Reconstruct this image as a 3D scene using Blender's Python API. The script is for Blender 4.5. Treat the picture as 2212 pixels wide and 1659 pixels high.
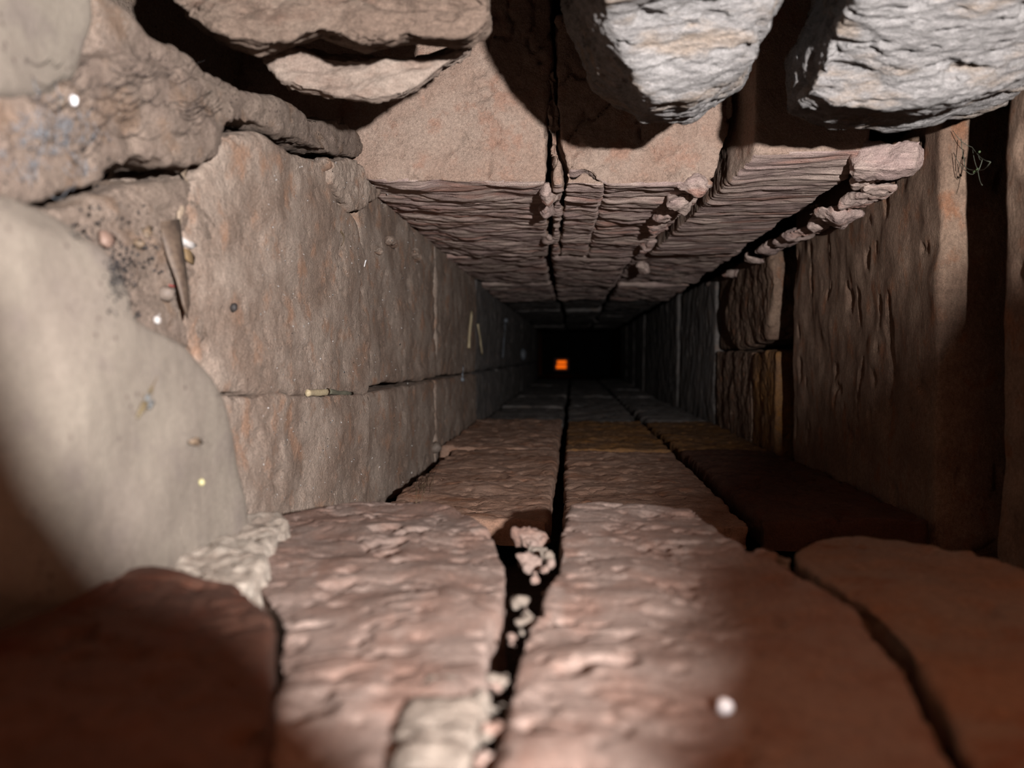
import bpy, bmesh, math, random
import numpy as np
from mathutils import Vector

# ------------------------------------------------------------------ clear
for o in list(bpy.data.objects):
    bpy.data.objects.remove(o, do_unlink=True)
SC = bpy.context.scene
COL = SC.collection
RND = random.Random(11)

# ------------------------------------------------------------------ camera
F_PX, W_PX, H_PX = 1700.0, 2212.0, 1659.0
VPX, VPY = 1235.0, 770.0                       # where the duct's axis (+Y) meets the picture
PITCH = math.atan((H_PX / 2 - VPY) / F_PX)
YAW = math.atan((VPX - W_PX / 2) / F_PX * math.cos(PITCH))
cam_d = bpy.data.cameras.new('camera')
cam = bpy.data.objects.new('camera', cam_d)
COL.objects.link(cam)
cam.rotation_euler = (math.pi / 2 - PITCH, 0, YAW)
cam_d.sensor_width = 36.0
cam_d.lens = 36.0 * F_PX / W_PX
cam_d.clip_start = 0.001
cam_d.clip_end = 50
cam_d.dof.use_dof = True
cam_d.dof.focus_distance = 0.32
cam_d.dof.aperture_fstop = 15.0
SC.camera = cam

# ------------------------------------------------------------------ world, lamp, exposure
wd = bpy.data.worlds.new('world')
SC.world = wd
wd.use_nodes = True
wd.node_tree.nodes['Background'].inputs[0].default_value = (1.0, 0.36, 0.17, 1)
wd.node_tree.nodes['Background'].inputs[1].default_value = 0.01

LIGHT = Vector((0.070, -0.06, 0.020))            # the torch beside the lens
ld = bpy.data.lights.new('torch', 'SPOT')
ld.energy = 11.4
ld.color = (1.0, 0.98, 0.965)
ld.shadow_soft_size = 0.0030
ld.spot_size = math.radians(142)
ld.spot_blend = 0.9
lo = bpy.data.objects.new('torch', ld)
COL.objects.link(lo)
lo.location = LIGHT
lo.rotation_euler = (math.pi / 2 + math.radians(6), 0, math.radians(12))

vs = SC.view_settings
vs.view_transform = 'Standard'
vs.look = 'None'
vs.exposure = 0.0
vs.gamma = 1.0
vs.use_curve_mapping = False

# ------------------------------------------------------------------ pixel rays
cy_, sy_, cp_, sp_ = math.cos(YAW), math.sin(YAW), math.cos(PITCH), math.sin(PITCH)
C_R = Vector((cy_, sy_, 0)); C_F = Vector((-sy_ * cp_, cy_ * cp_, -sp_)); C_U = Vector((-sy_ * sp_, cy_ * sp_, cp_))

def ray(px, py):
    return C_F + C_R * ((px - W_PX / 2) / F_PX) + C_U * ((H_PX / 2 - py) / F_PX)

def atY(px, py, d):
    r = ray(px, py); return r * (d / r.y)

def onX(px, py, x):
    r = ray(px, py); return r * (x / r.x)

def onZ(px, py, z):
    r = ray(px, py); return r * (z / r.z)

# ------------------------------------------------------------------ numpy noise
_rs = np.random.RandomState(5)
PERM = np.concatenate([_rs.permutation(256)] * 3).astype(np.int32)
_g = _rs.normal(size=(256, 3)); GRAD = (_g / np.linalg.norm(_g, axis=1)[:, None]).astype(np.float32)

def perlin(p):
    i = np.floor(p).astype(np.int32)
    f = (p - i).astype(np.float32)
    u = f * f * f * (f * (f * 6 - 15) + 10)
    i &= 255
    out = np.zeros(len(p), np.float32)
    for dx in (0, 1):
        wx = u[:, 0] if dx else 1 - u[:, 0]
        a = PERM[i[:, 0] + dx]
        for dy in (0, 1):
            wy = u[:, 1] if dy else 1 - u[:, 1]
            b = PERM[a + i[:, 1] + dy]
            for dz in (0, 1):
                wz = u[:, 2] if dz else 1 - u[:, 2]
                g = GRAD[PERM[b + i[:, 2] + dz]]
                out += wx * wy * wz * (g[:, 0] * (f[:, 0] - dx) + g[:, 1] * (f[:, 1] - dy) + g[:, 2] * (f[:, 2] - dz))
    return out * 1.5

def fbm(p, octaves=3, gain=0.5):
    s = np.zeros(len(p), np.float32); a = 1.0; q = p.copy()
    for k in range(octaves):
        s += a * perlin(q); q = q * 2.03 + 17.3; a *= gain
    return s

def sstep(a, b, x):
    t = np.clip((x - a) / (b - a), 0, 1); return t * t * (3 - 2 * t)

def displacement(co, spec, seed, no=None):
    """spec: tuples (kind, amplitude in m, frequency per m (x, y, z), octaves)"""
    d = np.zeros(len(co), np.float32)
    for k, (kind, amp, fr, oc, *face) in enumerate(spec):
        d0 = d.copy() if face else None
        if not hasattr(fr, '__len__'): fr = (fr, fr, fr)
        p = co * np.array(fr) + seed * 3.17 + k * 11.7 + 50
        if kind == 'f':
            d += amp * fbm(p, oc)
        elif kind == 'crack':                     # thin dark cracks
            n = np.abs(fbm(p, oc)); d -= amp * (1 - sstep(0.0, 0.09, n))
        elif kind == 'pit':                       # holes
            n = fbm(p, oc); d -= amp * sstep(0.38, 0.62, n)
        elif kind == 'knob':
            n = fbm(p, oc); d += amp * sstep(0.3, 0.6, n)
        elif kind == 'slate':                     # flaking layers with sharp lips
            n = fbm(p, oc) * 3.2; fl = np.floor(n); d += amp * (fl + sstep(0.0, 0.28, n - fl))
        if face:                                  # only where the surface faces down/up ('z') or sideways ('s')
            w = sstep(0.35, 0.75, np.abs(no[:, 2]))
            d = d0 + (d - d0) * (w if face[0] == 'z' else 1 - w)
    return d

# ------------------------------------------------------------------ materials
def LIN(c):
    return tuple((v / 255 / 12.92 if v / 255 <= 0.04045 else ((v / 255 + 0.055) / 1.055) ** 2.4) for v in c) + (1,)

def rock_mat(name, a, b, c, scale=45, stretch=(1, 1, 1), fine=700, bump=0.5, speck=None, grain=0.35, rough=0.92, patch=0.5, alb=1.0, relief=1.0):
    lin = lambda c: tuple(v * alb for v in LIN(c)[:3]) + (1,)
    m = bpy.data.materials.new(name); m.use_nodes = True
    nt = m.node_tree; N = nt.nodes; Lk = nt.links.new
    bsdf = N['Principled BSDF']
    bsdf.inputs['Roughness'].default_value = rough
    bsdf.inputs['Specular IOR Level'].default_value = 0.18
    tc = N.new('ShaderNodeTexCoord')
    mp = N.new('ShaderNodeMapping'); mp.inputs['Scale'].default_value = stretch
    Lk(tc.outputs['Object'], mp.inputs['Vector'])

    def noise(sc, det, src, rough_=0.6):
        n = N.new('ShaderNodeTexNoise'); n.inputs['Scale'].default_value = sc
        n.inputs['Detail'].default_value = det; n.inputs['Roughness'].default_value = rough_
        Lk(src, n.inputs['Vector']); return n

    def mix(fac, x, y, blend='MIX'):
        n = N.new('ShaderNodeMix'); n.data_type = 'RGBA'; n.blend_type = blend
        if hasattr(fac, 'links'): Lk(fac, n.inputs[0])
        else: n.inputs[0].default_value = fac
        for v, s in ((x, n.inputs[6]), (y, n.inputs[7])):
            if hasattr(v, 'links'): Lk(v, s)
            else: s.default_value = v
        return n.outputs[2]

    def ramp(src, p0, p1):
        n = N.new('ShaderNodeMapRange'); n.inputs[1].default_value = p0; n.inputs[2].default_value = p1
        n.interpolation_type = 'SMOOTHSTEP'
        Lk(src, n.inputs[0]); return n.outputs[0]
    obj, st = tc.outputs['Object'], mp.outputs['Vector']
    n1 = noise(scale, 5, obj); n2 = noise(scale * 2.3, 6, st); n3 = noise(fine, 4, st, 0.7); n4 = noise(fine * 0.22, 6, st, 0.65)
    col = mix(ramp(n1.outputs[0], 0.36, 0.64), lin(a), lin(b))
    col = mix(ramp(n2.outputs[0], 0.62 - 0.2 * patch, 0.78 - 0.2 * patch), col, lin(c))
    g = N.new('ShaderNodeMapRange'); g.inputs[1].default_value = 0.25; g.inputs[2].default_value = 0.75
    g.inputs[3].default_value = 1 - grain; g.inputs[4].default_value = 1 + grain * 0.8
    Lk(n3.outputs[0], g.inputs[0])
    gc = N.new('ShaderNodeCombineColor')
    for k in range(3): Lk(g.outputs[0], gc.inputs[k])
    col = mix(1.0, col, gc.outputs[0], 'MULTIPLY')
    n5 = noise(fine * 2.6, 3, obj, 0.7)
    g2 = N.new('ShaderNodeMapRange'); g2.inputs[1].default_value = 0.3; g2.inputs[2].default_value = 0.7
    g2.inputs[3].default_value = 1 - grain * 0.8; g2.inputs[4].default_value = 1 + grain * 0.7
    Lk(n5.outputs[0], g2.inputs[0])
    gc2 = N.new('ShaderNodeCombineColor')
    for k in range(3): Lk(g2.outputs[0], gc2.inputs[k])
    col = mix(1.0, col, gc2.outputs[0], 'MULTIPLY')
    if speck:
        for (sc, sr, thr) in speck:
            v = N.new('ShaderNodeTexVoronoi'); v.inputs['Scale'].default_value = sc
            Lk(obj, v.inputs['Vector'])
            rr = N.new('ShaderNodeMapRange'); rr.inputs[1].default_value = thr; rr.inputs[2].default_value = thr * 0.55
            Lk(v.outputs['Distance'], rr.inputs[0])
            pick = noise(sc * 0.13, 2, obj)
            pr = ramp(pick.outputs[0], 0.5, 0.6)
            mu = N.new('ShaderNodeMath'); mu.operation = 'MULTIPLY'
            Lk(rr.outputs[0], mu.inputs[0]); Lk(pr, mu.inputs[1])
            col = mix(mu.outputs[0], col, lin(sr))
    Lk(col, bsdf.inputs['Base Color'])
    if bump:
        ad = N.new('ShaderNodeMath'); ad.operation = 'MULTIPLY_ADD'
        Lk(n4.outputs[0], ad.inputs[0]); ad.inputs[1].default_value = 1.8
        a2 = N.new('ShaderNodeMath'); a2.operation = 'MULTIPLY_ADD'; Lk(n5.outputs[0], a2.inputs[0]); a2.inputs[1].default_value = 0.7; Lk(n3.outputs[0], a2.inputs[2]); Lk(a2.outputs[0], ad.inputs[2])
        bp = N.new('ShaderNodeBump'); bp.inputs['Strength'].default_value = min(1.0, bump)
        bp.inputs['Distance'].default_value = 0.0006 * relief
        Lk(ad.outputs[0], bp.inputs['Height']); Lk(bp.outputs[0], bsdf.inputs['Normal'])
    return m

def plain_mat(name, c, c2=None, scale=900, rough=0.7, emit=None, alb=0.55):
    if emit: alb = 1.0
    LIN_ = lambda q: tuple(v * alb for v in LIN(q)[:3]) + (1,)
    m = bpy.data.materials.new(name); m.use_nodes = True
    nt = m.node_tree; N = nt.nodes; b = N['Principled BSDF']
    b.inputs['Roughness'].default_value = rough
    b.inputs['Base Color'].default_value = LIN_(c)
    if c2:
        n = N.new('ShaderNodeTexNoise'); n.inputs['Scale'].default_value = scale
        tc = N.new('ShaderNodeTexCoord'); nt.links.new(tc.outputs['Object'], n.inputs['Vector'])
        r = N.new('ShaderNodeValToRGB'); r.color_ramp.elements[0].color = LIN_(c); r.color_ramp.elements[1].color = LIN_(c2)
        r.color_ramp.elements[0].position = 0.35; r.color_ramp.elements[1].position = 0.65
        nt.links.new(n.outputs[0], r.inputs[0]); nt.links.new(r.outputs[0], b.inputs['Base Color'])
    if emit:
        b.inputs['Emission Color'].default_value = LIN(c); b.inputs['Emission Strength'].default_value = emit
    return m

M = {}
M['dust'] = rock_mat('dusty_soil', (164, 144, 130), (150, 130, 118), (156, 130, 112), 40, fine=1000, speck=[(900, (60, 50, 48), 0.28), (700, (215, 205, 195), 0.14)], grain=0.36, bump=0.9, alb=0.56, relief=1.3)
M['dustbrick'] = rock_mat('dusty_brick', (164, 146, 133), (136, 116, 103), (158, 126, 106), 34, fine=1000, speck=[(1000, (88, 70, 62), 0.22), (800, (210, 198, 185), 0.1)], grain=0.32, patch=0.5, bump=0.8, alb=0.9, relief=1.3)
M['tanstone'] = rock_mat('tan_stone', (176, 163, 149), (166, 152, 140), (163, 149, 139), 35, fine=1200, speck=[(420, (120, 104, 98), 0.22), (700, (205, 190, 170), 0.1)], bump=0.35, grain=0.2, alb=0.38, relief=1.2)
M['grey'] = rock_mat('pale_grey_brick', (198, 192, 190), (180, 174, 172), (200, 180, 164), 34, stretch=(0.4, 1, 1), fine=900, bump=1.0, grain=0.4, patch=0.55, alb=0.5, relief=1.7)
M['buff'] = rock_mat('buff_brick', (188, 164, 147), (168, 142, 126), (156, 126, 110), 40, stretch=(0.5, 1, 1), fine=900, bump=1.0, grain=0.4, alb=0.4, relief=1.5)
M['palemortar'] = rock_mat('chalky_mortar', (206, 192, 178), (188, 172, 158), (176, 158, 144), 70, fine=1000, bump=0.8, grain=0.25, alb=0.46)
M['shadedred'] = rock_mat('shaded_red_brick', (150, 104, 84), (136, 96, 80), (140, 84, 62), 40, stretch=(0.8, 0.5, 1), fine=1200, bump=0.6, grain=0.3, alb=0.26)  # red brick with shade put into its colour, for shadowed floor bricks
M['flake'] = rock_mat('peeling_buff', (188, 168, 154), (170, 148, 135), (160, 134, 120), 40, stretch=(0.5, 1, 1), fine=900, bump=0.6, grain=0.3, alb=0.5)
M['riser'] = rock_mat('pink_buff_brick', (178, 154, 139), (170, 142, 126), (174, 138, 120), 36, fine=900, bump=0.9, grain=0.32, patch=0.5, alb=0.85, relief=1.4)
M['slate'] = rock_mat('layered_brick', (170, 150, 140), (152, 130, 124), (154, 118, 106), 45, stretch=(0.12, 1, 1), fine=900, bump=1.0, grain=0.4, alb=1.15)
M['red'] = rock_mat('red_brick', (164, 128, 106), (158, 136, 122), (146, 100, 78), 40, stretch=(0.6, 1, 1), fine=1200, bump=0.8, grain=0.3, alb=0.5)
M['rosy'] = rock_mat('rosy_brick', (180, 156, 145), (168, 134, 120), (182, 158, 147), 60, stretch=(0.8, 0.5, 1), fine=1500, bump=0.45, grain=0.32, patch=0.6, alb=0.39)
M['side'] = rock_mat('brown_brick', (150, 124, 106), (132, 106, 90), (146, 104, 80), 45, stretch=(1, 1, 0.6), fine=800, bump=0.5, grain=0.35, alb=0.6)
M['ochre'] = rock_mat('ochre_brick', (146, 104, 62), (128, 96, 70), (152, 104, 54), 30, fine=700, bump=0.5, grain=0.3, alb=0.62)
M['mortar'] = rock_mat('pale_mortar', (196, 180, 166), (180, 162, 148), (170, 150, 136), 60, fine=800, bump=0.8, grain=0.2, alb=0.3)
M['fill'] = rock_mat('dark_joint_earth', (84, 68, 58), (70, 56, 48), (96, 74, 60), 60, fine=700, bump=0.8, grain=0.3, alb=0.35)
M['black'] = rock_mat('unlit_black', (40, 38, 37), (34, 32, 32), (44, 40, 38), 40, fine=700, bump=0.5, grain=0.2, alb=0.5)  # near black puts the dark of the far end into the colour
M['farfloor'] = rock_mat('dusky_floor_brick', (168, 136, 118), (160, 124, 104), (152, 108, 84), 40, stretch=(0.6, 1, 1), fine=800, bump=0.6, grain=0.25, alb=0.66)
M['bounce'] = rock_mat('bounce_red_brick', (152, 104, 76), (144, 98, 72), (138, 92, 64), 40, fine=700, bump=0.6, grain=0.25)  # only for the added bounce bricks overhead
M['fargrey'] = rock_mat('far_grey_brick', (96, 90, 87), (84, 80, 78), (98, 86, 78), 45, stretch=(0.4, 1, 1), fine=700, bump=0.7, grain=0.3, alb=1.5)  # darker grey for the far rows and the opening's frame

# ------------------------------------------------------------------ mesh building
def np_mesh(name, co, faces_flat, nper, mats=(), smooth=True):
    me = bpy.data.meshes.new(name)
    nf = len(faces_flat) // nper
    me.vertices.add(len(co)); me.vertices.foreach_set('co', np.asarray(co, np.float32).ravel())
    me.loops.add(len(faces_flat)); me.loops.foreach_set('vertex_index', np.asarray(faces_flat, np.int32))
    me.polygons.add(nf); me.polygons.foreach_set('loop_start', np.arange(nf, dtype=np.int32) * nper)
    me.update(calc_edges=True)
    for m in mats: me.materials.append(m)
    if smooth: me.polygons.foreach_set('use_smooth', np.ones(nf, bool))
    return me

def link(name, me, parent=None, label=None, cat=None, kind=None, group=None):
    o = bpy.data.objects.new(name, me); COL.objects.link(o)
    if parent is not None: o.parent = parent
    for k, v in (('label', label), ('category', cat), ('kind', kind), ('group', group)):
        if v: o[k] = v
    return o

STAT = []
CUT = {'wall_left': (0, -1, -0.115), 'wall_right': (0, 1, 0.160), 'ceiling': (2, 1, 0.157), 'floor': (2, -1, -0.073)}

def rock(name, bm, mat, parent, voxel=0.001, smooth=6, spec=(), seed=0, label=None, kind=None, warp=0.0, cat=None, mat2=None):
    """voxel-remesh the rough solid, round it, then displace it with noise"""
    me = bpy.data.meshes.new('rough'); bm.normal_update(); bm.to_mesh(me); bm.free()
    t = bpy.data.objects.new('rough', me); COL.objects.link(t)
    r = t.modifiers.new('r', 'REMESH'); r.mode = 'VOXEL'; r.voxel_size = voxel * (1.12 if voxel < 0.0007 else 1.28)
    s = t.modifiers.new('s', 'SMOOTH'); s.factor = 0.5; s.iterations = smooth
    dg = bpy.context.evaluated_depsgraph_get()
    em = bpy.data.meshes.new_from_object(t.evaluated_get(dg))
    bpy.data.objects.remove(t); bpy.data.meshes.remove(me)
    n = len(em.vertices)
    co = np.empty(n * 3, np.float32); em.vertices.foreach_get('co', co); co = co.reshape(-1, 3)
    lim = CUT.get(parent.name if parent else None)
    if lim:                                       # drop the buried backs
        b2 = bmesh.new(); b2.from_mesh(em)
        ax, sg, v0 = lim
        bmesh.ops.delete(b2, geom=[v for v in b2.verts if v.co[ax] * sg > v0 * sg], context='VERTS')
        b2.to_mesh(em); b2.free()
        n = len(em.vertices)
        co = np.empty(n * 3, np.float32); em.vertices.foreach_get('co', co); co = co.reshape(-1, 3)
    if mat2:
        fn0 = np.empty(len(em.polygons) * 3, np.float32); em.polygons.foreach_get('normal', fn0)
    if spec:
        no = np.empty(n * 3, np.float32); em.vertex_normals.foreach_get('vector', no); no = no.reshape(-1, 3)
        if warp:
            for ax in range(3):
                co[:, ax] += warp * fbm(co * 28 + 40 + ax * 9.1 + seed * 2.3, 2)
        co = co + no * displacement(co, spec, seed, no)[:, None]
        em.vertices.foreach_set('co', co.ravel())
    em.materials.clear(); em.materials.append(mat)
    if mat2:                                      # faces pointing down take the second material
        em.materials.append(mat2); em.update()
        em.polygons.foreach_set('material_index', (fn0.reshape(-1, 3)[:, 2] < -0.6).astype(np.int32))
    em.polygons.foreach_set('use_smooth', np.ones(len(em.polygons), bool))
    em.update(); em.name = name
    STAT.append((name, n))
    return link(name, em, parent, label, cat, kind)

def loft(sections):
    """closed solid through polygons (lists of 3D points, equal counts)"""
    bm = bmesh.new()
    rings = [[bm.verts.new(p) for p in s] for s in sections]
    k = len(rings[0])
    for a, b in zip(rings, rings[1:]):
        for i in range(k):
            j = (i + 1) % k
            bm.faces.new((a[i], a[j], b[j], b[i]))
    for r in (rings[0], rings[-1]):
        bm.faces.new(r)
    bmesh.ops.triangulate(bm, faces=[f for f in bm.faces if len(f.verts) > 4])
    bmesh.ops.recalc_face_normals(bm, faces=bm.faces[:])
    return bm

def loft_px(*secs):
    return loft([[atY(p[0], p[1], p[2] if len(p) > 2 else d) for p in poly] for poly, d in secs])

def slab_px(poly, fn, vec):
    pts = [fn(x, y) for x, y in poly]; v = Vector(vec)
    return loft([pts, [p + v for p in pts]])

def box(x0, x1, y0, y1, z0, z1, jit=0.0, rnd=RND):
    def q(x, y, z): return Vector((x + rnd.uniform(-jit, jit), y + rnd.uniform(-jit, jit), z + rnd.uniform(-jit, jit)))
    return loft([[q(x0, y0, z0), q(x1, y0, z0), q(x1, y0, z1), q(x0, y0, z1)],
                 [q(x0, y1, z0), q(x1, y1, z0), q(x1, y1, z1), q(x0, y1, z1)]])

def hull(pts):
    bm = bmesh.new()
    for p in pts: bm.verts.new(p)
    r = bmesh.ops.convex_hull(bm, input=bm.verts[:])
    bmesh.ops.delete(bm, geom=[v for v in bm.verts if not v.link_faces], context='VERTS')
    bmesh.ops.recalc_face_normals(bm, faces=bm.faces[:])
    return bm

def lump(c, size, rnd, n=14):
    c = Vector(c); pts = []
    for i in range(n):
        v = Vector((rnd.gauss(0, 1), rnd.gauss(0, 1), rnd.gauss(0, 1))).normalized()
        v = v * rnd.uniform(0.8, 1.1)
        pts.append(c + Vector((v.x * size[0], v.y * size[1], v.z * size[2])))
    return hull(pts)

# relief recipes
ROUGH = [('f', 0.0018, 45, 2), ('f', 0.0006, 260, 3), ('pit', 0.0012, 190, 2)]
DUSTY = [('f', 0.0016, (34, 24, 34), 2), ('f', 0.00045, (240, 90, 240), 3), ('crack', 0.0006, (80, 40, 90), 3), ('pit', 0.0008, (120, 60, 140), 2)]
RISER = [('f', 0.0018, 40, 2), ('slate', 0.00036, (26, 240, 240), 3, 'z'), ('f', 0.0007, (60, 480, 480), 3, 'z'), ('crack', 0.0022, (48, 40, 34), 3, 's'), ('f', 0.0006, 260, 3, 's')]
SLATE = [('f', 0.0018, 40, 2), ('slate', 0.0004, (30, 260, 260), 3), ('f', 0.0006, (70, 620, 620), 3)]
FIBRE = [('f', 0.0020, 42, 3), ('f', 0.0006, (170, 480, 480), 3), ('pit', 0.0018, (110, 300, 300), 2), ('pit', 0.0030, (45, 120, 120), 2), ('slate', 0.00022, (50, 260, 260), 2)]
SMOOTHY = [('f', 0.0016, 32, 2), ('f', 0.00012, 300, 2)]
FLOORY = [('f', 0.0018, 38, 2), ('f', 0.00018, (260, 200, 260), 3), ('pit', 0.0013, (80, 90, 100), 3), ('pit', 0.0006, (260, 220, 260), 2), ('crack', 0.0005, (40, 60, 50), 3)]
COARSE = [('f', 0.003, 30, 2), ('f', 0.0008, 180, 2)]
VERT = [('f', 0.0014, 40, 2), ('f', 0.00024, (240, 140, 90), 3), ('pit', 0.0014, (150, 110, 60), 2)]
CHIP = [('f', 0.0015, 110, 3), ('f', 0.0006, 420, 3)]

# ------------------------------------------------------------------ the setting: backing masses
def shell(name, bm, mat, spec=COARSE, voxel=0.011):
    return rock(name, bm, mat, None, voxel, 1, spec, 3, kind='structure')

END, DEEP = 2.15, 3.6
ceiling = shell('ceiling', box(-0.19, 0.24, -0.02, DEEP, 0.155, 0.185), M['fill'])
floor = shell('floor', box(-0.19, 0.24, -0.035, DEEP, -0.125, -0.085), M['fill'])
wall_left = shell('wall_left', box(-0.19, -0.137, 0.02, DEEP, -0.10, 0.165), M['dust'],
                  [('f', 0.004, 26, 3), ('f', 0.0012, 160, 3)], 0.009)
wall_right = shell('wall_right', box(0.185, 0.24, -0.03, DEEP, -0.10, 0.165), M['fill'])
wall_back = shell('wall_back', box(-0.2, 0.3, DEEP - 0.02, DEEP + 0.04, -0.15, 0.2), M['black'], COARSE, 0.01)

# ------------------------------------------------------------------ ceiling, front stones
rock('stone', loft_px(
    ([(335, -260), (352, -30), (405, 38), (500, 84), (595, 90), (695, 62), (795, 92), (885, 78), (1016, 76), (1056, 40), (1062, -260)], 0.186),
    ([(345, -260), (365, -20), (420, 52), (500, 98), (590, 104), (690, 76), (790, 108), (880, 92), (1010, 96), (1050, 70), (1056, -260)], 0.205),
    ([(420, -260), (430, -20), (480, 52), (540, 98), (600, 96), (690, 72), (790, 104), (870, 88), (960, 88), (1000, 60), (1000, -260)], 0.235)),
    M['buff'], ceiling, 0.0006, 5, FIBRE, 1, 'buff layered stone jutting from the roof at upper left')
rock('flake', loft_px(
    ([(585, 128), (615, 112), (655, 112), (700, 122), (790, 132), (870, 140), (930, 128), (1005, 96), (1012, 108), (945, 150), (870, 205), (800, 214), (720, 202), (650, 190), (600, 165)], 0.222),
    ([(592, 132), (615, 122), (655, 122), (700, 130), (790, 138), (870, 144), (930, 134), (1000, 104), (1005, 112), (940, 150), (865, 205), (800, 212), (720, 200), (650, 188), (604, 164)], 0.262)),
    M['flake'], ceiling, 0.00045, 3, [('f', 0.0012, 60, 2), ('slate', 0.0006, (60, 240, 240), 2)], 2, 'curled thin layer peeling off beneath the buff stone')
rock('stone', loft_px(
    ([(1330, -300, .160), (1322, -90, .166), (1306, 40, .190), (1330, 140), (1412, 216), (1492, 212), (1594, 160), (1640, 74), (1695, -20, .19), (1745, -110, .17), (1755, -300, .16)], 0.212),
    ([(1262, -300, .19), (1250, -60, .196), (1252, 60, .215), (1288, 172), (1400, 243), (1496, 236), (1594, 176), (1634, 92), (1670, 0, .22), (1700, -100, .2), (1710, -300, .19)], 0.230),
    ([(1202, -300), (1206, -40), (1220, 70), (1280, 194), (1386, 264), (1502, 256), (1594, 192), (1628, 106), (1650, 0), (1660, -100), (1665, -300)], 0.254)),
    M['grey'], ceiling, 0.0006, 5, FIBRE, 5, 'pale grey rounded stone hanging from the roof in the middle')
rock('stone', loft_px(
    ([(1900, -300, .165), (1858, -20, .185), (1792, 105, .205), (1742, 205), (1800, 228), (1960, 228), (2080, 204), (2240, 150), (2440, 70), (2440, -300, .165)], 0.215),
    ([(1840, -300, .2), (1804, 0, .21), (1736, 122, .225), (1716, 230), (1795, 253), (1955, 253), (2070, 228), (2200, 182), (2380, 116), (2380, -300, .2)], 0.238),
    ([(1786, -300), (1752, 0), (1692, 130), (1698, 248), (1790, 282), (1950, 282), (2060, 255), (2140, 230), (2300, 170), (2300, -300)], 0.262)),
    M['grey'], ceiling, 0.0006, 5, FIBRE, 9, 'largest pale grey stone of the roof at upper right')

# ------------------------------------------------------------------ ceiling, brick rows
def zc(py, d): return (VPY - py) / F_PX * d
def xc(px, d): return (px - VPX) / F_PX * d

rock('brick', loft([[Vector((-0.106, 0.333, 0.084)), Vector((-0.092, 0.333, 0.0775)), Vector((-0.066, 0.335, 0.0735)), Vector((-0.0115, 0.336, 0.0735)), Vector((-0.008, 0.336, 0.16)), Vector((-0.106, 0.333, 0.16))],
                    [Vector((-0.098, 0.565, 0.077)), Vector((-0.092, 0.565, 0.076)), Vector((-0.066, 0.565, 0.0715)), Vector((-0.017, 0.565, 0.0718)), Vector((-0.014, 0.565, 0.16)), Vector((-0.098, 0.565, 0.16))]]),
     M['riser'], ceiling, 0.0010, 5, RISER, 12, mat2=M['slate'])
def crack_piece(front, back, seed, vx=0.0009):
    return rock('brick', loft([[atY(x, y, 0.334) for x, y in front], [Vector((x, 0.565, z)) for x, z in back]]), M['riser'], ceiling, vx, 4, RISER, seed, mat2=M['slate'])
# a thin split-off sliver, a lower fragment and the main body, parted by open cracks
crack_piece([(1197, 398), (1216, 398), (1214, 352), (1200, 318), (1198, 150), (1190, 150)], [(-0.0135, 0.0715), (-0.0095, 0.0715), (-0.0095, 0.080), (-0.0105, 0.09), (-0.0105, 0.16), (-0.0135, 0.16)], 22, 0.0007)
crack_piece([(1222, 398), (1302, 400), (1310, 396), (1262, 372), (1236, 384), (1226, 372)], [(-0.008, 0.0715), (0.010, 0.0715), (0.011, 0.0735), (0.004, 0.079), (-0.002, 0.079), (-0.008, 0.079)], 23, 0.0007)
crack_piece([(1316, 398), (1540, 398), (1586, 236), (1571, 40), (1203, 40), (1208, 300), (1226, 346), (1232, 372), (1264, 360)], [(0.013, 0.0715), (0.045, 0.0715), (0.048, 0.105), (0.050, 0.16), (-0.0085, 0.16), (-0.0085, 0.09), (-0.006, 0.083), (0.0, 0.0815), (0.005, 0.0805)], 21)
rock('brick', loft([[Vector((0.0715, 0.318, 0.079)), Vector((0.115, 0.318, 0.080)), Vector((0.118, 0.318, 0.16)), Vector((0.0715, 0.318, 0.16))],
                    [Vector((0.0670, 0.345, 0.0745)), Vector((0.116, 0.345, 0.0755)), Vector((0.118, 0.345, 0.16)), Vector((0.068, 0.345, 0.16))],
                    [Vector((0.0540, 0.565, 0.0715)), Vector((0.114, 0.565, 0.072)), Vector((0.116, 0.565, 0.16)), Vector((0.0545, 0.565, 0.16))]]),
     M['riser'], ceiling, 0.0009, 4, [('f', 0.0010, 40, 2), ('slate', 0.0003, (18, 240, 240), 3, 'z'), ('f', 0.0005, (40, 520, 520), 3, 'z'), ('f', 0.0003, 260, 2, 's')], 33, mat2=M['slate'])
# riser mass running left over the dusty wall
rock('stone', loft([[Vector((-0.165, 0.31, 0.094)), Vector((-0.135, 0.315, 0.094)), Vector((-0.098, 0.331, 0.081)), Vector((-0.094, 0.334, 0.16)), Vector((-0.165, 0.31, 0.16))],
                    [Vector((-0.165, 0.37, 0.088)), Vector((-0.135, 0.37, 0.086)), Vector((-0.098, 0.37, 0.078)), Vector((-0.094, 0.37, 0.16)), Vector((-0.165, 0.37, 0.16))]]),
     M['riser'], ceiling, 0.0009, 6, DUSTY, 14)
rows = [(0.578, 0.795), (0.812, 1.025), (1.045, 1.255), (1.275, 1.485), (1.50, 1.715), (1.72, 1.93), (1.935, 2.15)]
for k, (y0, y1) in enumerate(rows):
    vx = 0.0012 if k < 2 else 0.0022
    o = RND.uniform(-0.004, 0.004)
    for (x0, x1) in ((-0.094, -0.018 + o), (-0.012 + o, 0.046 + o), (0.052 + o, 0.120)):
        dz = RND.uniform(-0.0022, 0.002)
        rock('brick', box(x0, x1, y0, y1, (0.0725 if k < 2 else 0.0745) + dz , 0.104, 0.0018), M['slate'] if k < 2 else M['fargrey'], ceiling, vx, 4, SLATE if k < 2 else ROUGH, 40 + k * 3 + int(x0 * 100))

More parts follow.
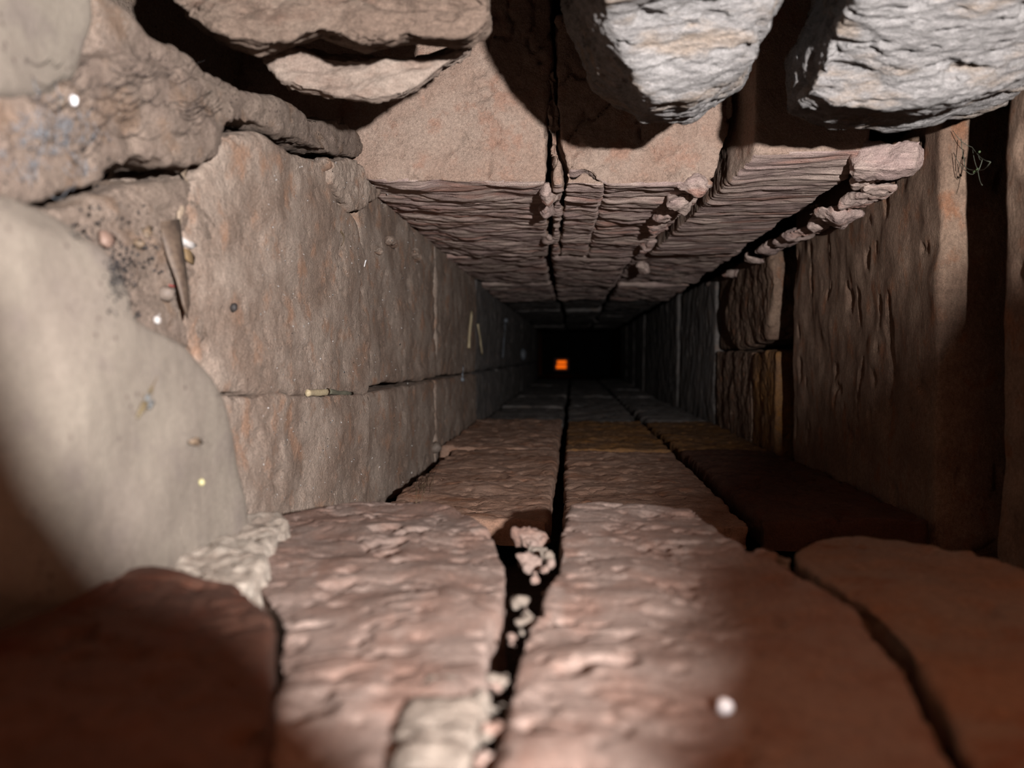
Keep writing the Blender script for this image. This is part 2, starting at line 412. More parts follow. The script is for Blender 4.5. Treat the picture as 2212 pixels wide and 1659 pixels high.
# mortar flakes wedged along the roof's right edge
chips = [(1920, 352, 0.322, (0.0165, 0.012, 0.0110)), (1868, 390, 0.340, (0.0060, 0.010, 0.0045)), (1890, 412, 0.345, (0.0100, 0.012, 0.0034)),
         (1850, 436, 0.355, (0.0090, 0.014, 0.0046)), (1800, 466, 0.380, (0.0140, 0.016, 0.0060)), (1762, 486, 0.41, (0.0085, 0.014, 0.0046)),
         (1735, 502, 0.435, (0.0105, 0.018, 0.0046)), (1700, 518, 0.465, (0.0085, 0.018, 0.0054)), (1664, 536, 0.50, (0.0105, 0.022, 0.0056)),
         (1632, 556, 0.54, (0.009, 0.018, 0.005)), (1590, 590, 0.66, (0.011, 0.03, 0.005)), (1550, 616, 0.80, (0.012, 0.03, 0.006)),
         (1470, 432, 0.36, (0.0075, 0.012, 0.0065)), (1440, 462, 0.395, (0.0075, 0.014, 0.0050)), (1420, 492, 0.43, (0.007, 0.014, 0.005)), (1500, 398, 0.336, (0.008, 0.006, 0.0065)), (1400, 530, 0.50, (0.007, 0.016, 0.004)),
         (1190, 420, 0.352, (0.0052, 0.012, 0.0060)), (1180, 452, 0.385, (0.0042, 0.014, 0.0045)), (1186, 515, 0.485, (0.0045, 0.014, 0.0045)), (1385, 580, 0.64, (0.008, 0.02, 0.006))]
for i, (px, py, d, sz) in enumerate(chips):
    rock('mortar_flake', lump(atY(px, py, d), sz, RND), M['slate'], ceiling, 0.0007 if d < 0.45 else 0.0011, 2, CHIP, 60 + i)

# ------------------------------------------------------------------ right wall
def rbrick(y0, y1, x=0.136, z0=-0.075, z1=0.082, mat='side', voxel=0.0011, spec=VERT, seed=0, jit=0.001, **k):
    return rock('brick', box(x, 0.192, y0, y1, z0, z1, jit), M[mat], wall_right, voxel, 4, spec, seed, **k)
rbrick(0.03, 0.258, 0.1345, z1=0.15, seed=70, jit=0.0002)
rbrick(0.300, 0.487, 0.134, z1=0.090, seed=71)
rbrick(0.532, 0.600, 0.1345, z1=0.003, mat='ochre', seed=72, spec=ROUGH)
rbrick(0.604, 0.752, 0.1355, z1=0.004, mat='side', seed=75, spec=ROUGH)
rock('stone', hull([Vector(p) for p in ((0.134, 0.55, 0.012), (0.134, 0.655, 0.006), (0.132, 0.53, 0.04), (0.131, 0.535, 0.07), (0.134, 0.66, 0.075), (0.133, 0.70, 0.03), (0.19, 0.55, 0.01), (0.19, 0.69, 0.01), (0.19, 0.55, 0.078), (0.19, 0.69, 0.078))]),
     M['side'], wall_right, 0.0012, 5, ROUGH, 73, 'rounded brown stone set high in the right wall')
rock('brick', box(0.138, 0.19, 0.69, 0.752, 0.006, 0.078, 0.001), M['side'], wall_right, 0.0014, 4, VERT, 74)
for k, (y0, y1) in enumerate([(0.766, 1.0), (1.012, 1.24), (1.252, 1.48), (1.492, 1.71), (1.722, 1.93), (1.94, 2.15)]):
    rbrick(y0, y1, 0.134 + RND.uniform(-0.001, 0.002), z1=0.078, mat='fargrey', voxel=0.0022, seed=80 + k, jit=0.0015)

# ------------------------------------------------------------------ left wall
rock('brick', slab_px([(396, 420), (440, 362), (476, 312), (496, 290), (560, 294), (640, 326), (714, 356), (722, 420), (768, 468), (800, 560), (800, 700), (796, 852), (600, 856), (470, 852), (400, 720)],
                      lambda x, y: onX(x, y, -0.091), (-0.03, 0, 0)), M['dustbrick'], wall_left, 0.0010, 8, DUSTY, 100)
rock('brick', loft([[Vector((x, 0.165, z)) for x, z in ((-0.13, -0.075), (-0.0905, -0.075), (-0.0905, -0.0085), (-0.13, -0.0085))], [Vector((x, 0.345, z)) for x, z in ((-0.13, -0.075), (-0.0905, -0.075), (-0.0905, -0.0168), (-0.13, -0.0168))]]), M['dustbrick'], wall_left, 0.0010, 7, DUSTY, 101)
lw = [(0.341, 0.528), (0.532, 0.765), (0.768, 1.0), (1.004, 1.24), (1.244, 1.48), (1.484, 1.71), (1.714, 1.93), (1.934, 2.15)]
for k, (y0, y1) in enumerate(lw):
    for (z0, z1) in ((-0.016 + 0.0016, 0.078), (-0.075, -0.016 - 0.0006)):
        rock('brick', box(-0.13, -0.0918 - 0.0006 * min(k, 3) + RND.uniform(-0.0006, 0.0004), y0 - 0.002, y1, z0, z1, 0.0008), M['dustbrick'] if k < 2 else M['fargrey'], wall_left,
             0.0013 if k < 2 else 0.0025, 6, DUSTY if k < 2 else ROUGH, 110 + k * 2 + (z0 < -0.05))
# small ledges below the roof edge of the left wall
for i, (px, py, sz) in enumerate([(845, 522, (0.004, 0.012, 0.0035)), (900, 552, (0.0045, 0.016, 0.004)), (815, 540, (0.0025, 0.006, 0.002)), (690, 350, (0.004, 0.010, 0.003))]):
    rock('mortar_flake', lump(onX(px, py, -0.0912), sz, RND), M['dustbrick'], wall_left, 0.0008, 2, CHIP, 240 + i)
# the big smooth stone
S_out = [(-260, 380), (0, 428), (92, 442), (165, 478), (212, 560), (240, 662), (312, 694), (380, 732), (432, 800), (462, 872), (492, 980), (516, 1092), (520, 1260), (300, 1400), (-260, 1400)]
def s_face(x, y):                                # turned a little towards the opening
    return onX(x, y, -0.0775 - 0.010 * max(0, (700 - y)) / 700)
pts = [s_face(x, y) for x, y in S_out]
ins = []
cen = sum(pts, Vector()) / len(pts)
for p in pts: ins.append(p + (cen - p) * 0.16 + Vector((0.0045, 0, 0)))
rock('stone', loft([ins, pts, [p + Vector((-0.03, 0.012, 0)) for p in pts]]), M['tanstone'], wall_left, 0.0008, 14, SMOOTHY, 130, 'large smooth tan stone bulging from the left wall')
rock('stone', slab_px([(-160, -160), (190, -160), (212, 40), (180, 170), (110, 212), (0, 200), (-160, 190)], lambda x, y: onX(x, y, -0.0885), (-0.03, 0.006, 0)),
     M['tanstone'], wall_left, 0.0008, 16, SMOOTHY, 131, 'smooth tan stone in the top left corner of the wall')
GRITTY = [('f', 0.0022, (40, 26, 40), 3), ('f', 0.0007, (260, 120, 260), 3), ('pit', 0.0012, (140, 80, 180), 2), ('knob', 0.0007, (260, 140, 260), 2)]
rock('earth_mass', slab_px([(-200, 150), (60, 190), (160, 170), (215, 120), (300, 120), (430, 165), (560, 205), (720, 262), (800, 300), (785, 336), (724, 333), (640, 299), (560, 268), (492, 254), (480, 296), (462, 335), (440, 346), (385, 353), (300, 350), (255, 372), (190, 410), (100, 430), (-200, 410)],
                           lambda x, y: onX(x, y, -0.0885), (-0.045, 0.004, 0)), M['dust'], wall_left, 0.0008, 6, GRITTY, 132, 'dusty overhang of earth above the dark slots of the left wall')
rock('earth_mass', slab_px([(-100, 440), (150, 440), (250, 410), (300, 396), (385, 402), (432, 388), (470, 420), (450, 740), (300, 760), (100, 600)],
                           lambda x, y: onX(x, y, -0.0925), (-0.04, 0, 0)), M['dust'], wall_left, 0.0008, 6, GRITTY, 135, 'gritty soil pocket between the smooth stone and the wall bricks')
rock('stone', slab_px([(716, 350), (760, 340), (830, 376), (850, 404), (800, 440), (770, 458), (740, 430), (718, 392)], lambda x, y: onX(x, y, -0.0885), (-0.03, 0.004, 0)),
     M['dustbrick'], wall_left, 0.0008, 6, CHIP, 133, 'broken lump in the upper corner of the left wall')
rock('stone', slab_px([(205, -40), (262, 0), (325, 72), (430, 148), (560, 196), (560, 226), (420, 200), (300, 165), (215, 120), (200, 40)], lambda x, y: onX(x, y, -0.0915), (-0.03, 0, 0)),
     M['dust'], wall_left, 0.0008, 5, GRITTY, 134)

# ------------------------------------------------------------------ floor
ZF = -0.042
fl = lambda x, y: onZ(x, y, ZF)
def floor_brick(poly, mat, seed, label=None, tilt=None, depth=0.04, spec=FLOORY, voxel=0.0006, smooth=8, z=ZF):
    f = (lambda x, y: onZ(x, y, z)) if tilt is None else (lambda x, y: onZ(x, y, z + tilt(x, y)))
    return rock('brick', slab_px(poly, f, (0, 0, -depth)), M[mat], floor, voxel, smooth, spec, seed, label)
floor_brick([(590, 1112), (700, 1092), (820, 1078), (940, 1084), (1020, 1108), (1074, 1172), (1100, 1240), (1076, 1312), (1050, 1400), (1042, 1500), (1004, 1620), (960, 1800), (560, 1800), (586, 1560), (606, 1470), (590, 1415), (612, 1352), (582, 1306), (552, 1262), (528, 1225), (560, 1180)],
            'rosy', 150, 'rosy worn floor brick left of the wide crack')
floor_brick([(1232, 1092), (1300, 1086), (1400, 1090), (1500, 1096), (1560, 1146), (1612, 1192), (1668, 1206), (1760, 1262), (1850, 1325), (1930, 1410), (1985, 1500), (2100, 1800), (1048, 1800), (1078, 1600), (1102, 1480), (1126, 1372), (1172, 1290), (1200, 1225), (1214, 1150)],
            'rosy', 151, 'rosy floor brick right of the wide crack')
floor_brick([(1712, 1188), (1760, 1162), (1850, 1156), (1950, 1166), (2040, 1196), (2120, 1200), (2230, 1240), (2420, 1280), (2420, 1800), (2160, 1800), (2030, 1500), (1970, 1410), (1890, 1325), (1800, 1262), (1725, 1215)],
            'red', 152, 'brown red floor brick along the right wall')
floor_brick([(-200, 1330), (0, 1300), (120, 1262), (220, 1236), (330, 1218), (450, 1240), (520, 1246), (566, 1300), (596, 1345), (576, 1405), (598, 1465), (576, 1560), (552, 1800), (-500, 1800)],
            'shadedred', 153, 'red floor brick in the near left corner, darkened for shade', z=-0.036)
# pale broken mortar between the floor and the smooth stone
rock('mortar_lump', slab_px([(330, 1215), (380, 1178), (440, 1156), (470, 1128), (540, 1108), (600, 1106), (622, 1118), (590, 1150), (580, 1200), (540, 1250), (480, 1262), (400, 1240)],
                            lambda x, y: onZ(x, y, -0.0385), (0, 0, -0.02)), M['palemortar'], floor, 0.0006, 4, CHIP, 154, 'pale crumbling mortar lump beside the smooth tan stone')
rock('mortar_lump', slab_px([(880, 1490), (930, 1450), (1040, 1445), (1056, 1500), (1020, 1590), (990, 1700), (840, 1720), (850, 1560)],
                            lambda x, y: onZ(x, y, ZF + 0.0008), (0, 0, -0.008)), M['mortar'], floor, 0.0006, 5, CHIP, 155, 'flat buff mortar patch beside the crack at the bottom')
# second and further rows
floor2 = [(-0.079, -0.009), (-0.003, 0.066), (0.072, 0.132)]
fr = [(0.298, 0.528), (0.533, 0.765), (0.770, 1.0), (1.005, 1.24), (1.245, 1.48), (1.485, 1.71), (1.715, 1.93), (1.935, 2.15)]
for k, (y0, y1) in enumerate(fr):
    o = 0 if k == 0 else RND.uniform(-0.003, 0.003)
    for j, (x0, x1) in enumerate(floor2):
        if k and j == 0: x0 = -0.09
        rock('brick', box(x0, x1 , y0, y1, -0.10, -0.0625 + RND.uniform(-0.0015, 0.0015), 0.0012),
             (M['farfloor'] if j < 2 else M['shadedred']) if k == 0 else (M['ochre'] if (k == 1 and j > 0) else M['farfloor'] if k == 1 else M['fargrey']), floor,  # right brick of the first row carries its shade in the colour
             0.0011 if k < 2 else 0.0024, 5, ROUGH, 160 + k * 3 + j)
# crumbs lying in the crack
crumbs = [(1150, 1165, -0.046, (0.0062, 0.005, 0.0045)), (1165, 1195, -0.045, (0.004, 0.004, 0.003)), (1140, 1215, -0.044, (0.004, 0.003, 0.003)), (1195, 1205, -0.043, (0.003, 0.003, 0.002)), (1160, 1245, -0.0435, (0.0022, 0.0022, 0.0018)),
          (1135, 1335, -0.0435, (0.0022, 0.0026, 0.0018)), (1100, 1375, -0.045, (0.0018, 0.0022, 0.0014)), (1085, 1465, -0.0435, (0.0026, 0.0018, 0.0014)), (1075, 1575, -0.0435, (0.0020, 0.0018, 0.0014)), (1120, 1300, -0.045, (0.002, 0.002, 0.0015)),
          (1045, 1640, -0.043, (0.0022, 0.002, 0.0015)), (880, 1650, -0.0415, (0.002, 0.002, 0.0012)), (1650, 1208, -0.0425, (0.004, 0.003, 0.003)), (1690, 1218, -0.0435, (0.003, 0.003, 0.0025))]
for i in range(16):
    t = RND.random(); py = 1200 + 420 * t; px = 1205 - 165 * t ** 0.8 + RND.uniform(-22, 26); r = RND.uniform(0.0007, 0.0015)
    crumbs.append((px, py, -0.0436, (r * 1.4, r, r)))
for i, (px, py, z, sz) in enumerate(crumbs):
    rock('mortar_flake', lump(onZ(px, py, z), [0.85 * q for q in sz], RND), M['mortar'] if i % 2 else M['rosy'], floor, 0.0004, 1, [('f', 0.0011, 260, 3), ('f', 0.0004, 800, 2)], 200 + i)

# unseen shapes added at the mouth to bounce and block the torch light
def blocker(poly, y0, y1):
    return loft([[Vector((x, y0, z)) for x, z in poly], [Vector((x, y1, z)) for x, z in poly]])
for x0, x1 in ((-0.033, 0.05), (0.053, 0.135)):  # added overhead to throw a warm glow on the near floor
    rock('brick', box(x0, x1, -0.03, 0.108, 0.088, 0.14, 0.001), M['bounce'], ceiling, 0.0016, 4, ROUGH, 230 + int(x0 * 100))
rock('stone', blocker([(-0.06, -0.09), (0.043, -0.09), (0.0395, -0.02), (0.0384, -0.003), (0.0378, -0.0018), (0.0368, -0.0002), (0.0362, 0.0012), (0.0356, 0.0036), (0.0336, 0.0044), (0.0307, 0.0058), (0.029, 0.0072), (0.0271, 0.0092), (0.0256, 0.0115), (0.0245, 0.0150), (0.022, 0.0185), (0.01, 0.021), (-0.02, 0.012), (-0.06, -0.01)], -0.022, -0.010),
     M['red'], floor, 0.0005, 1, [('f', 0.0003, 250, 2)], 220)  # added and shaped to cast the lower left shadow
rock('stone', blocker([(0.050, -0.09), (0.0465, -0.008), (0.0474, -0.0021), (0.052, 0.0003), (0.0555, 0.0031), (0.059, 0.0063), (0.0688, 0.0122), (0.0757, 0.0152), (0.0777, 0.0188), (0.0790, 0.0212), (0.0815, 0.0226), (0.10, 0.028), (0.19, 0.050), (0.19, -0.09)], -0.020, -0.008),
     M['red'], wall_right, 0.0006, 1, [('f', 0.0003, 250, 2)], 221)  # added and shaped to cast the lower right shadow

# ------------------------------------------------------------------ loose things
bpy.context.view_layer.update()
DG = bpy.context.evaluated_depsgraph_get()
def hit(px, py):
    r = ray(px, py).normalized()
    ok, loc, n, i, o, m = SC.ray_cast(DG, r * 0.03, r)
    if n.dot(r) > 0: n = -n
    return loc, n
def on(px, py, lift=0.0003):
    loc, n = hit(px, py); return loc + n * lift
def pxm(px, py):                                  # metres per pixel at that surface
    return hit(px, py)[0].length / F_PX

def tube_bm(pts, radii, seg=7, flat=1.0, bm=None):
    bm = bm or bmesh.new(); pts = [Vector(p) for p in pts]; rings = []
    up = Vector((1, 0.13, 0.07))
    for i, p in enumerate(pts):
        t = (pts[min(i + 1, len(pts) - 1)] - pts[max(i - 1, 0)]).normalized()
        a = t.cross(up)
        if a.length < 1e-3: a = t.cross(Vector((0, 1, 0)))
        a.normalize(); b = t.cross(a).normalized()
        r = radii[i] if hasattr(radii, '__len__') else radii
        rings.append([bm.verts.new(p + a * (r * math.cos(k * 2 * math.pi / seg)) + b * (r * flat * math.sin(k * 2 * math.pi / seg))) for k in range(seg)])
    for q, w in zip(rings, rings[1:]):
        for k in range(seg): bm.faces.new((q[k], q[(k + 1) % seg], w[(k + 1) % seg], w[k]))
    bm.faces.new(rings[0][::-1]); bm.faces.new(rings[-1])
    return bm
def mk(name, bm, mat, parent=None, label=None, cat=None, kind=None, group=None, smooth=True):
    bmesh.ops.recalc_face_normals(bm, faces=bm.faces[:])
    me = bpy.data.meshes.new(name); bm.to_mesh(me); bm.free(); me.materials.append(mat)
    if smooth: me.polygons.foreach_set('use_smooth', np.ones(len(me.polygons), bool))
    return link(name, me, parent, label, cat, kind, group)
def root(name, loc, label, cat, group=None):
    o = link(name, None, None, label, cat, None, group); o.location = loc
    bpy.context.view_layer.update(); return o
def under(o, parent):                             # geometry is in world space; keep it there
    o.parent = parent; o.matrix_parent_inverse = parent.matrix_world.inverted(); return o
def resample(path, n):
    out = []
    for i in range(n):
        t = i / (n - 1) * (len(path) - 1); k = min(int(t), len(path) - 2); f = t - k
        out.append((path[k][0] * (1 - f) + path[k + 1][0] * f, path[k][1] * (1 - f) + path[k + 1][1] * f))
    return out
def stalk_bm(path, wpx, taper=(1, 1), n=9, flat=0.7, lift=0.6, wob=0.05, bm=None):
    """a stalk lying along a surface; wpx is its width in pixels"""
    P = resample(path, n); a = hit(*P[0]); z = hit(*P[-1])
    pts, rr = [], []
    for i, (x, y) in enumerate(P):
        t = i / (n - 1)
        r = 0.5 * wpx * pxm(x, y) * (taper[0] * (1 - t) + taper[1] * t) * (1 + RND.uniform(-wob, wob) * 2)
        base = a[0].lerp(z[0], t); h, nn = hit(x, y)
        p = h if (h - base).length < 0.004 else base
        pts.append(p + nn * r * lift); rr.append(r)
    return tube_bm(pts, rr, 8, flat, bm)
def pebble_bm(px, py, rpx, shape=(1, 1, 1), sub=2, rough=0.16, rnd=RND, bm=None):
    loc, n = hit(px, py); r = rpx * loc.length / F_PX
    q = bmesh.new(); bmesh.ops.create_icosphere(q, subdivisions=sub, radius=1.0)
    sd = rnd.random() * 50
    co = np.array([v.co[:] for v in q.verts], np.float32)
    k = 1 + rough * 2 * fbm(co * 1.3 + sd, 2)
    for v, f in zip(q.verts, k):
        v.co = Vector((v.co.x * shape[0], v.co.y * shape[1], v.co.z * shape[2])) * float(f) * r + loc + n * r * 0.55
    return q
def thing_pebble(name, px, py, r, mat, label, cat, shape=(1, 1, 1), rough=0.16, sub=2):
    return mk(name, pebble_bm(px, py, r, shape, sub, rough), mat, None, label, cat)
def flake_bm(poly, thick=0.0003, lift=0.0004, curl=0.0):
    """a thin scrap with real thickness lying on the surface"""
    bm = bmesh.new(); loc0, n0 = hit(*[sum(c) / len(poly) for c in zip(*poly)])
    top = []
    for i, (x, y) in enumerate(poly):
        r = ray(x, y); d = (loc0.dot(n0)) / r.dot(n0)
        top.append(r * d + n0 * (lift + curl * (0.5 + 0.5 * math.sin(i * 2.1))))
    c = sum(top, Vector()) / len(top) + n0 * curl * 0.3
    def lay(o):
        ring = [bm.verts.new(p + o) for p in top]; ce = bm.verts.new(c + o); return ring, ce
    A, ca = lay(Vector()); B, cb = lay(-n0 * thick); k = len(top)
    for i in range(k):
        j = (i + 1) % k
        bm.faces.new((A[i], A[j], ca)); bm.faces.new((B[j], B[i], cb)); bm.faces.new((A[i], B[i], B[j], A[j]))
    return bm

T = {
 'straw': plain_mat('dry_straw', (172, 156, 128), (150, 134, 106), 1500, alb=1.0),
 'reed': plain_mat('old_reed', (160, 140, 120), (134, 116, 100), 1200, alb=0.7),
 'leaf': plain_mat('dead_leaf', (118, 98, 82), (92, 74, 62), 700),
 'white': plain_mat('white_grain', (228, 224, 226), (240, 238, 240), 900, 0.4, alb=0.9),
 'paper': plain_mat('whitish_scrap', (196, 190, 186), (168, 160, 156), 900, alb=0.8),
 'ochre': plain_mat('ochre_crumb', (146, 118, 80), (126, 102, 74), 900),
 'husk': plain_mat('seed_husk', (136, 114, 92), (112, 92, 74), 1300),
 'pinkchip': plain_mat('pink_chip', (150, 122, 108), (136, 106, 92), 900),
 'paleston': plain_mat('pale_pebble', (142, 126, 114), (124, 108, 98), 800),
 'red': plain_mat('red_thread', (168, 52, 48), (140, 44, 40), 2000),
 'yellow': plain_mat('yellow_crumb', (190, 184, 136), (166, 156, 112), 1500, alb=0.8),
 'greengrey': plain_mat('grey_green_stalk', (112, 108, 92), (90, 88, 74), 1500, alb=0.9),
 'insect': plain_mat('insect_husk', (126, 110, 78), (84, 70, 54), 2500, 0.45),
 'wing': plain_mat('insect_wing', (134, 138, 140), (100, 98, 96), 2500, 0.3),
 'grey': plain_mat('grey_rod', (112, 116, 122), (90, 94, 100), 900, 0.5, alb=1.1),
 'dark': plain_mat('dark_grit', (44, 38, 38), (60, 52, 50), 1500),
 'web': plain_mat('cobweb_silk', (120, 122, 104), (96, 98, 84), 900),
 'fibre': plain_mat('dry_rootlet', (112, 92, 66), (90, 72, 52), 900),
 'blackhair': plain_mat('dark_fibre', (40, 32, 30), (54, 44, 40), 900),
 'green': plain_mat('green_debris', (94, 116, 70), (80, 92, 60), 1500),
}
thing_pebble('white_grain', 155, 215, 8, T['white'], 'bright white grain beside a brown seed below the top left stone', 'grain', (0.9, 0.9, 1.2), 0.08)
thing_pebble('brown_seed', 129, 218, 9, T['husk'], 'brown round seed left of the bright white grain', 'seed', (1, 1, 1.1))
mk('reed_stalk', stalk_bm([(403, 372), (392, 428), (378, 482)], 18, (1, 0.85), flat=0.4, lift=1.0), T['reed'], None, 'pale flat reed stalk below the dark slot on the left wall', 'stalk')
# dead leaf blade with a midrib
lf = mk('dead_leaf', flake_bm([(328, 484), (368, 478), (378, 530), (386, 600), (390, 660), (388, 692), (376, 660), (362, 612), (345, 560), (332, 520)], 0.0004, 0.0024, 0.0005), T['leaf'], None, 'long brown dead leaf pointing down beside the large smooth tan stone', 'leaf')
mk('midrib', stalk_bm([(352, 488), (370, 560), (384, 640), (388, 688)], 4, (1, 0.5), lift=0.8), T['reed'], lf)
mk('white_scrap', flake_bm([(384, 510), (398, 518), (414, 524), (420, 530), (408, 536), (392, 530), (386, 524)], 0.0003, 0.0007, 0.0006), T['paper'], None, 'white papery scrap right of the dead leaf tip', 'scrap')
mk('ochre_fleck', flake_bm([(390, 536), (404, 540), (418, 556), (414, 572), (400, 566), (392, 552)], 0.0003, 0.0005, 0.0004), T['ochre'], None, 'yellow ochre fleck just below the white papery scrap', 'fleck')
thing_pebble('seed_husk', 296, 529, 14, T['husk'], 'oval tan seed husk lying left of the dead leaf', 'husk', (1, 0.8, 0.75))
mk('tan_flake', flake_bm([(302, 500), (318, 490), (328, 494), (326, 512), (312, 520)], 0.0003, 0.0006, 0.0006), T['husk'], None, 'small tan flake above the oval seed husk', 'flake')
mk('brick_chip', flake_bm([(202, 502), (222, 510), (238, 520), (232, 534), (218, 540), (208, 528)], 0.001, 0.0016, 0.0005), T['pinkchip'], None, 'pinkish brick chip touching the edge of the smooth tan stone', 'chip')
mk('red_thread', stalk_bm([(364, 616), (376, 619), (388, 617)], 4, n=5), T['red'], None, 'short red thread lying across the dead leaf', 'thread')
thing_pebble('pale_pebble', 351, 634, 17, T['paleston'], 'pale angular pebble left of the red thread', 'pebble', (0.9, 1, 0.9), 0.2)
b_ = pebble_bm(336, 692, 7, (1, 1, 1.2)); o = mk('winged_seed', b_, T['paper'], None, 'pale winged seed with a thin tail above the smooth stone', 'seed')
mk('tail', stalk_bm([(339, 686), (346, 676)], 4, (1, 0.4), n=4), T['paper'], o)
# the dead insect on the smooth stone
o = root('dead_insect', on(318, 860), 'dead insect husk lying on the large smooth tan stone', 'insect')
def ins(name, path, w, tp, mat, fl=0.8): return under(mk(name, stalk_bm(path, w, tp, flat=fl, wob=0.12), mat), o)
ins('abdomen', [(294, 902), (302, 884), (310, 868)], 15, (0.55, 1.1), T['insect'])
ins('thorax', [(308, 872), (318, 854)], 13, (1, 0.8), T['wing'])
ins('head', [(318, 854), (326, 838)], 12, (0.9, 0.6), T['insect'])
ins('antenna', [(326, 838), (334, 824), (340, 812)], 4, (1, 0.5), T['fibre'])
for pth in ([(306, 880), (316, 890)], [(312, 866), (324, 868)], [(314, 860), (304, 850)]): ins('leg', pth, 3, (1, 0.5), T['fibre'])
under(mk('wing', flake_bm([(312, 870), (322, 862), (328, 868), (318, 884), (310, 880)], 0.0001, 0.0006, 0.0003), T['wing']), o)
mk('curled_bract', flake_bm([(398, 952), (410, 944), (424, 946), (428, 956), (414, 962), (404, 960)], 0.0003, 0.0007, 0.0008), T['husk'], None, 'curled brown bract on the lower right of the smooth stone', 'bract')
thing_pebble('yellow_crumb', 431, 1041, 7, T['yellow'], 'pale yellow crumb low on the large smooth tan stone', 'crumb', (0.9, 0.9, 1), 0.2)
# peg in the joint
o = root('broken_stalk', on(705, 846), 'short broken stalk lying in the horizontal joint of the left wall', 'stalk')
under(mk('pale_end', stalk_bm([(660, 846), (704, 846)], 14, (1, 1)), T['straw']), o)
under(mk('grey_end', stalk_bm([(704, 846), (760, 848)], 12, (1, 0.7)), T['greengrey']), o)
mk('curved_rootlet', stalk_bm([(735, 500), (741, 508), (742, 520), (737, 531)], 5, (1, 0.5)), T['fibre'], None, 'small curved rootlet high on the left wall near the roof', 'rootlet')
thing_pebble('dark_pellet', 500, 664, 8, T['dark'], 'dark round pellet stuck in the middle of the left wall', 'pellet', (1, 1, 1.2))
mk('straw', stalk_bm([(1016, 674), (1012, 716), (1010, 752)], 9, (1.0, 1.1), wob=0.02), T['straw'], None, 'longer pale straw standing against the far left wall', 'straw', None, 'straws on the left wall')
mk('straw', stalk_bm([(1030, 700), (1036, 736), (1040, 766)], 7, (1.0, 0.9), wob=0.02), T['straw'], None, 'thinner straw just right of the longer pale straw', 'straw', None, 'straws on the left wall')
o = root('grey_rod', on(1088, 730), 'thin grey rod with a round head on the far left wall', 'rod')
under(mk('shaft', stalk_bm([(1090, 696), (1085, 772)], 5, (1, 0.7), wob=0.02), T['grey']), o)
under(mk('knob', pebble_bm(1090, 692, 5), T['grey']), o)
thing_pebble('grey_oval_fleck', 1126, 766, 8, T['grey'], 'dull grey oval fleck near the dark far end, left side', 'fleck', (0.8, 1.4, 1.7))
o = mk('pale_splinter', stalk_bm([(1000, 790), (998, 818)], 4, (0.6, 1)), T['grey'], None, 'pale splinter with a blunt tip below the two straws', 'splinter')
mk('tip', pebble_bm(996, 820, 5), T['grey'], o)
thing_pebble('tan_pebble', 936, 966, 12, T['paleston'], 'tan pebble at the foot of the left wall above the gap', 'pebble', (1, 1, 1.1), 0.18)
mk('white_splinter', stalk_bm([(789, 562), (786, 576)], 4, (1, 0.6), n=4), T['white'], None, 'tiny white splinter on the left wall below the roof edge', 'splinter')
thing_pebble('white_bead', 1566, 1538, 17, T['white'], 'round white bead on the near floor brick right of the crack', 'bead', (1, 1, 0.95), 0.06, 3)
# wisps of grass in the gap by the left wall
bm = bmesh.new()
for i in range(16):
    x = RND.uniform(885, 938); y = RND.uniform(1040, 1092)
    tube_bm([on(x, y, 0.0004), on(x + RND.uniform(-4, 10), y - RND.uniform(14, 34), 0.0016), on(x + RND.uniform(0, 26), y - RND.uniform(30, 64), 0.0010)], [0.00012, 0.0001, 0.00005], 4, 1, bm)
mk('grass_wisps', bm, T['fibre'], None, 'thin dry grass wisps in the gap at the foot of the left wall', 'grass', 'stuff')
# cobwebs
def web(name, label, strands, r, mat):
    bm = bmesh.new()
    for p in strands:
        pts = []
        for a, b2 in zip(p, p[1:]):
            for t in (0, 0.25, 0.5, 0.75):
                q = a.lerp(b2, t); pts.append(q - Vector((0, 0, 0.0012 * math.sin(t * math.pi))))
        pts.append(p[-1]); tube_bm(pts, r, 4, 1, bm)
    return mk(name, bm, mat, None, label, 'cobweb')
e = lambda x, y, d: atY(x, y, d)
w = web('cobweb', 'greenish cobweb strands hanging in the dark slot of the right wall',
    [[e(2058, 282, .298), e(2100, 318, .29), e(2140, 350, .262)], [e(2140, 350, .262), e(2112, 366, .28), e(2076, 352, .296)], [e(2100, 318, .29), e(2112, 366, .28), e(2122, 400, .27)], [e(2060, 330, .298), e(2090, 372, .285), e(2112, 366, .28)], [e(2112, 330, .285), e(2122, 345, .278), e(2108, 372, .28)], [e(2076, 300, .296), e(2082, 340, .29), e(2086, 362, .288)]], 0.00012, T['web'])
for (x, y, d, r) in ((2112, 366, .28, .0005), (2116, 328, .28, .0004), (2104, 371, .281, .0004)):
    q = bmesh.new(); bmesh.ops.create_icosphere(q, subdivisions=2, radius=r)
    for v in q.verts: v.co = v.co * RND.uniform(0.7, 1.2) + e(x, y, d)
    mk('tangled_knot', q, T['green'], w)
st = []
for i in range(46):
    x, y = RND.uniform(20, 420), RND.uniform(120, 330); L_ = RND.uniform(30, 120); an = RND.uniform(-0.7, 0.2)
    st.append([on(x, y, 0.0008), on(x + L_ * math.cos(an) * 0.5, y + L_ * math.sin(an) * 0.5, 0.0016), on(x + L_ * math.cos(an), y + L_ * math.sin(an), 0.0006)])
web('cobweb', 'dark dusty cobweb threads over the upper left wall', st, 0.00007, T['blackhair'])
st = []
for i in range(60):
    x, y = RND.gauss(110, 45), RND.gauss(290, 45); L_ = RND.uniform(20, 70); an = RND.uniform(0, 6.28)
    st.append([on(x, y, 0.0006), on(x + L_ * math.cos(an) * 0.5, y + L_ * math.sin(an) * 0.5, 0.0015), on(x + L_ * math.cos(an), y + L_ * math.sin(an), 0.0006)])
web('cobweb', 'grey fluffy cobweb patch below the bright white grain', st, 0.00005, T['grey'])
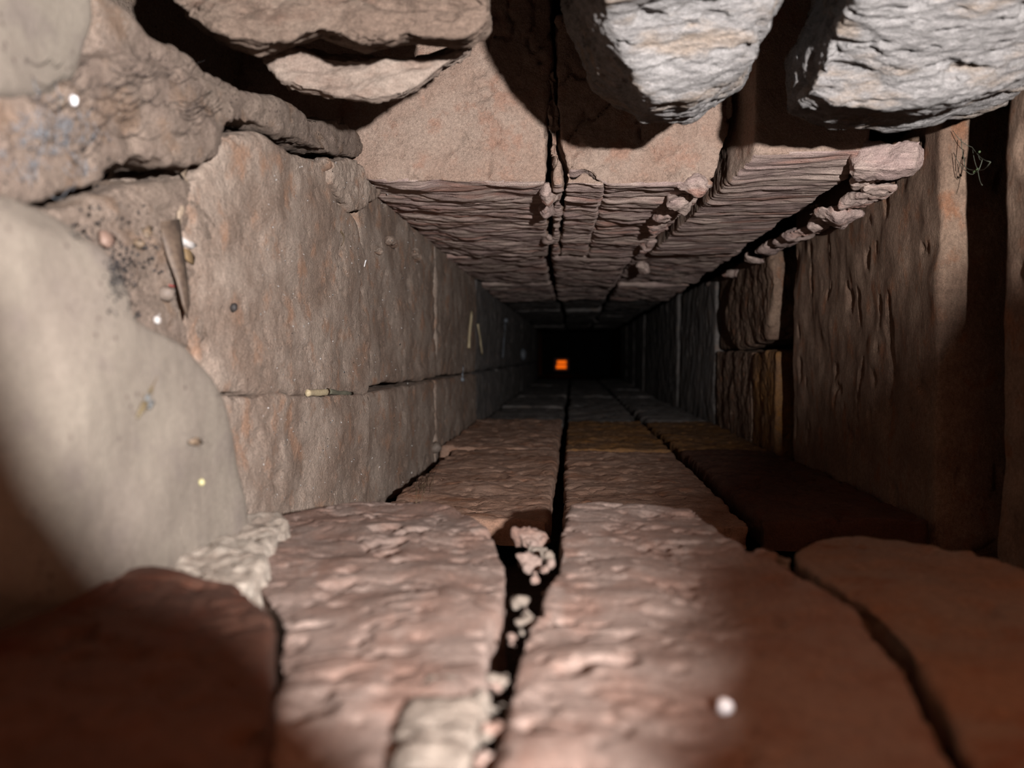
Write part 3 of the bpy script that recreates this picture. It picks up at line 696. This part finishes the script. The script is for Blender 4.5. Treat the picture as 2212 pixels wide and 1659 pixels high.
# grit on the dirty left wall
def grit(name, label, n, zones, rpx, mat):
    bm = bmesh.new(); per = []
    for i in range(n):
        x0, y0, x1, y1 = zones[RND.randrange(len(zones))]
        x, y = RND.uniform(x0, x1), RND.uniform(y0, y1)
        loc, nn = hit(x, y); r = RND.uniform(*rpx) * loc.length / F_PX
        q = [bm.verts.new(loc + nn * r * 0.4 + Vector((RND.gauss(0, 1), RND.gauss(0, 1), RND.gauss(0, 1))).normalized() * r) for _ in range(6)]
        for f in ((0, 1, 2), (0, 2, 3), (0, 3, 4), (0, 4, 1), (5, 2, 1), (5, 3, 2), (5, 4, 3), (5, 1, 4)):
            try: bm.faces.new([q[k] for k in f])
            except ValueError: pass
    mk(name, bm, mat, None, label, 'grit', 'stuff')
grit('dark_grit', 'black soil crumbs beside the smooth tan stone and under the top left stone', 420, [(222, 545, 300, 690), (240, 560, 280, 640), (150, 440, 330, 520), (10, 230, 240, 420), (220, 520, 350, 600), (235, 560, 270, 620)], (2, 5.5), T['dark'])
grit('pale_grit', 'scattered pale grains over the bricks of the left wall', 260, [(560, 340, 900, 620), (560, 620, 900, 840), (560, 870, 900, 1080)], (1.2, 2.8), T['paper'])

# the lit opening far away, in the back wall of the flue
yb = DEEP - 0.06
o = root('lit_opening', atY(1213, 788, yb), 'small orange glowing opening at the dark far end of the flue', 'opening')
def pane(x0, y0, x1, y1, name, mat, th, parent):
    p0, p1 = atY(x0, y1, yb), atY(x1, y0, yb)
    bm = box(p0.x, p1.x, yb, yb + th, p0.z, p1.z); return under(mk(name, bm, mat, smooth=False), parent)
T['glow'] = plain_mat('orange_daylight', (255, 108, 14), emit=0.85)
pane(1204, 779, 1223, 786, 'upper_glow', T['glow'], 0.01, o)
pane(1202, 788.5, 1223, 796, 'lower_glow', T['glow'], 0.01, o)
o2 = pane(1197, 774, 1229, 801, 'frame', M['fargrey'], 0.02, o); o2.location.y += 0.006

print('verts', sum(n for _, n in STAT), sorted(STAT, key=lambda t: -t[1])[:12])
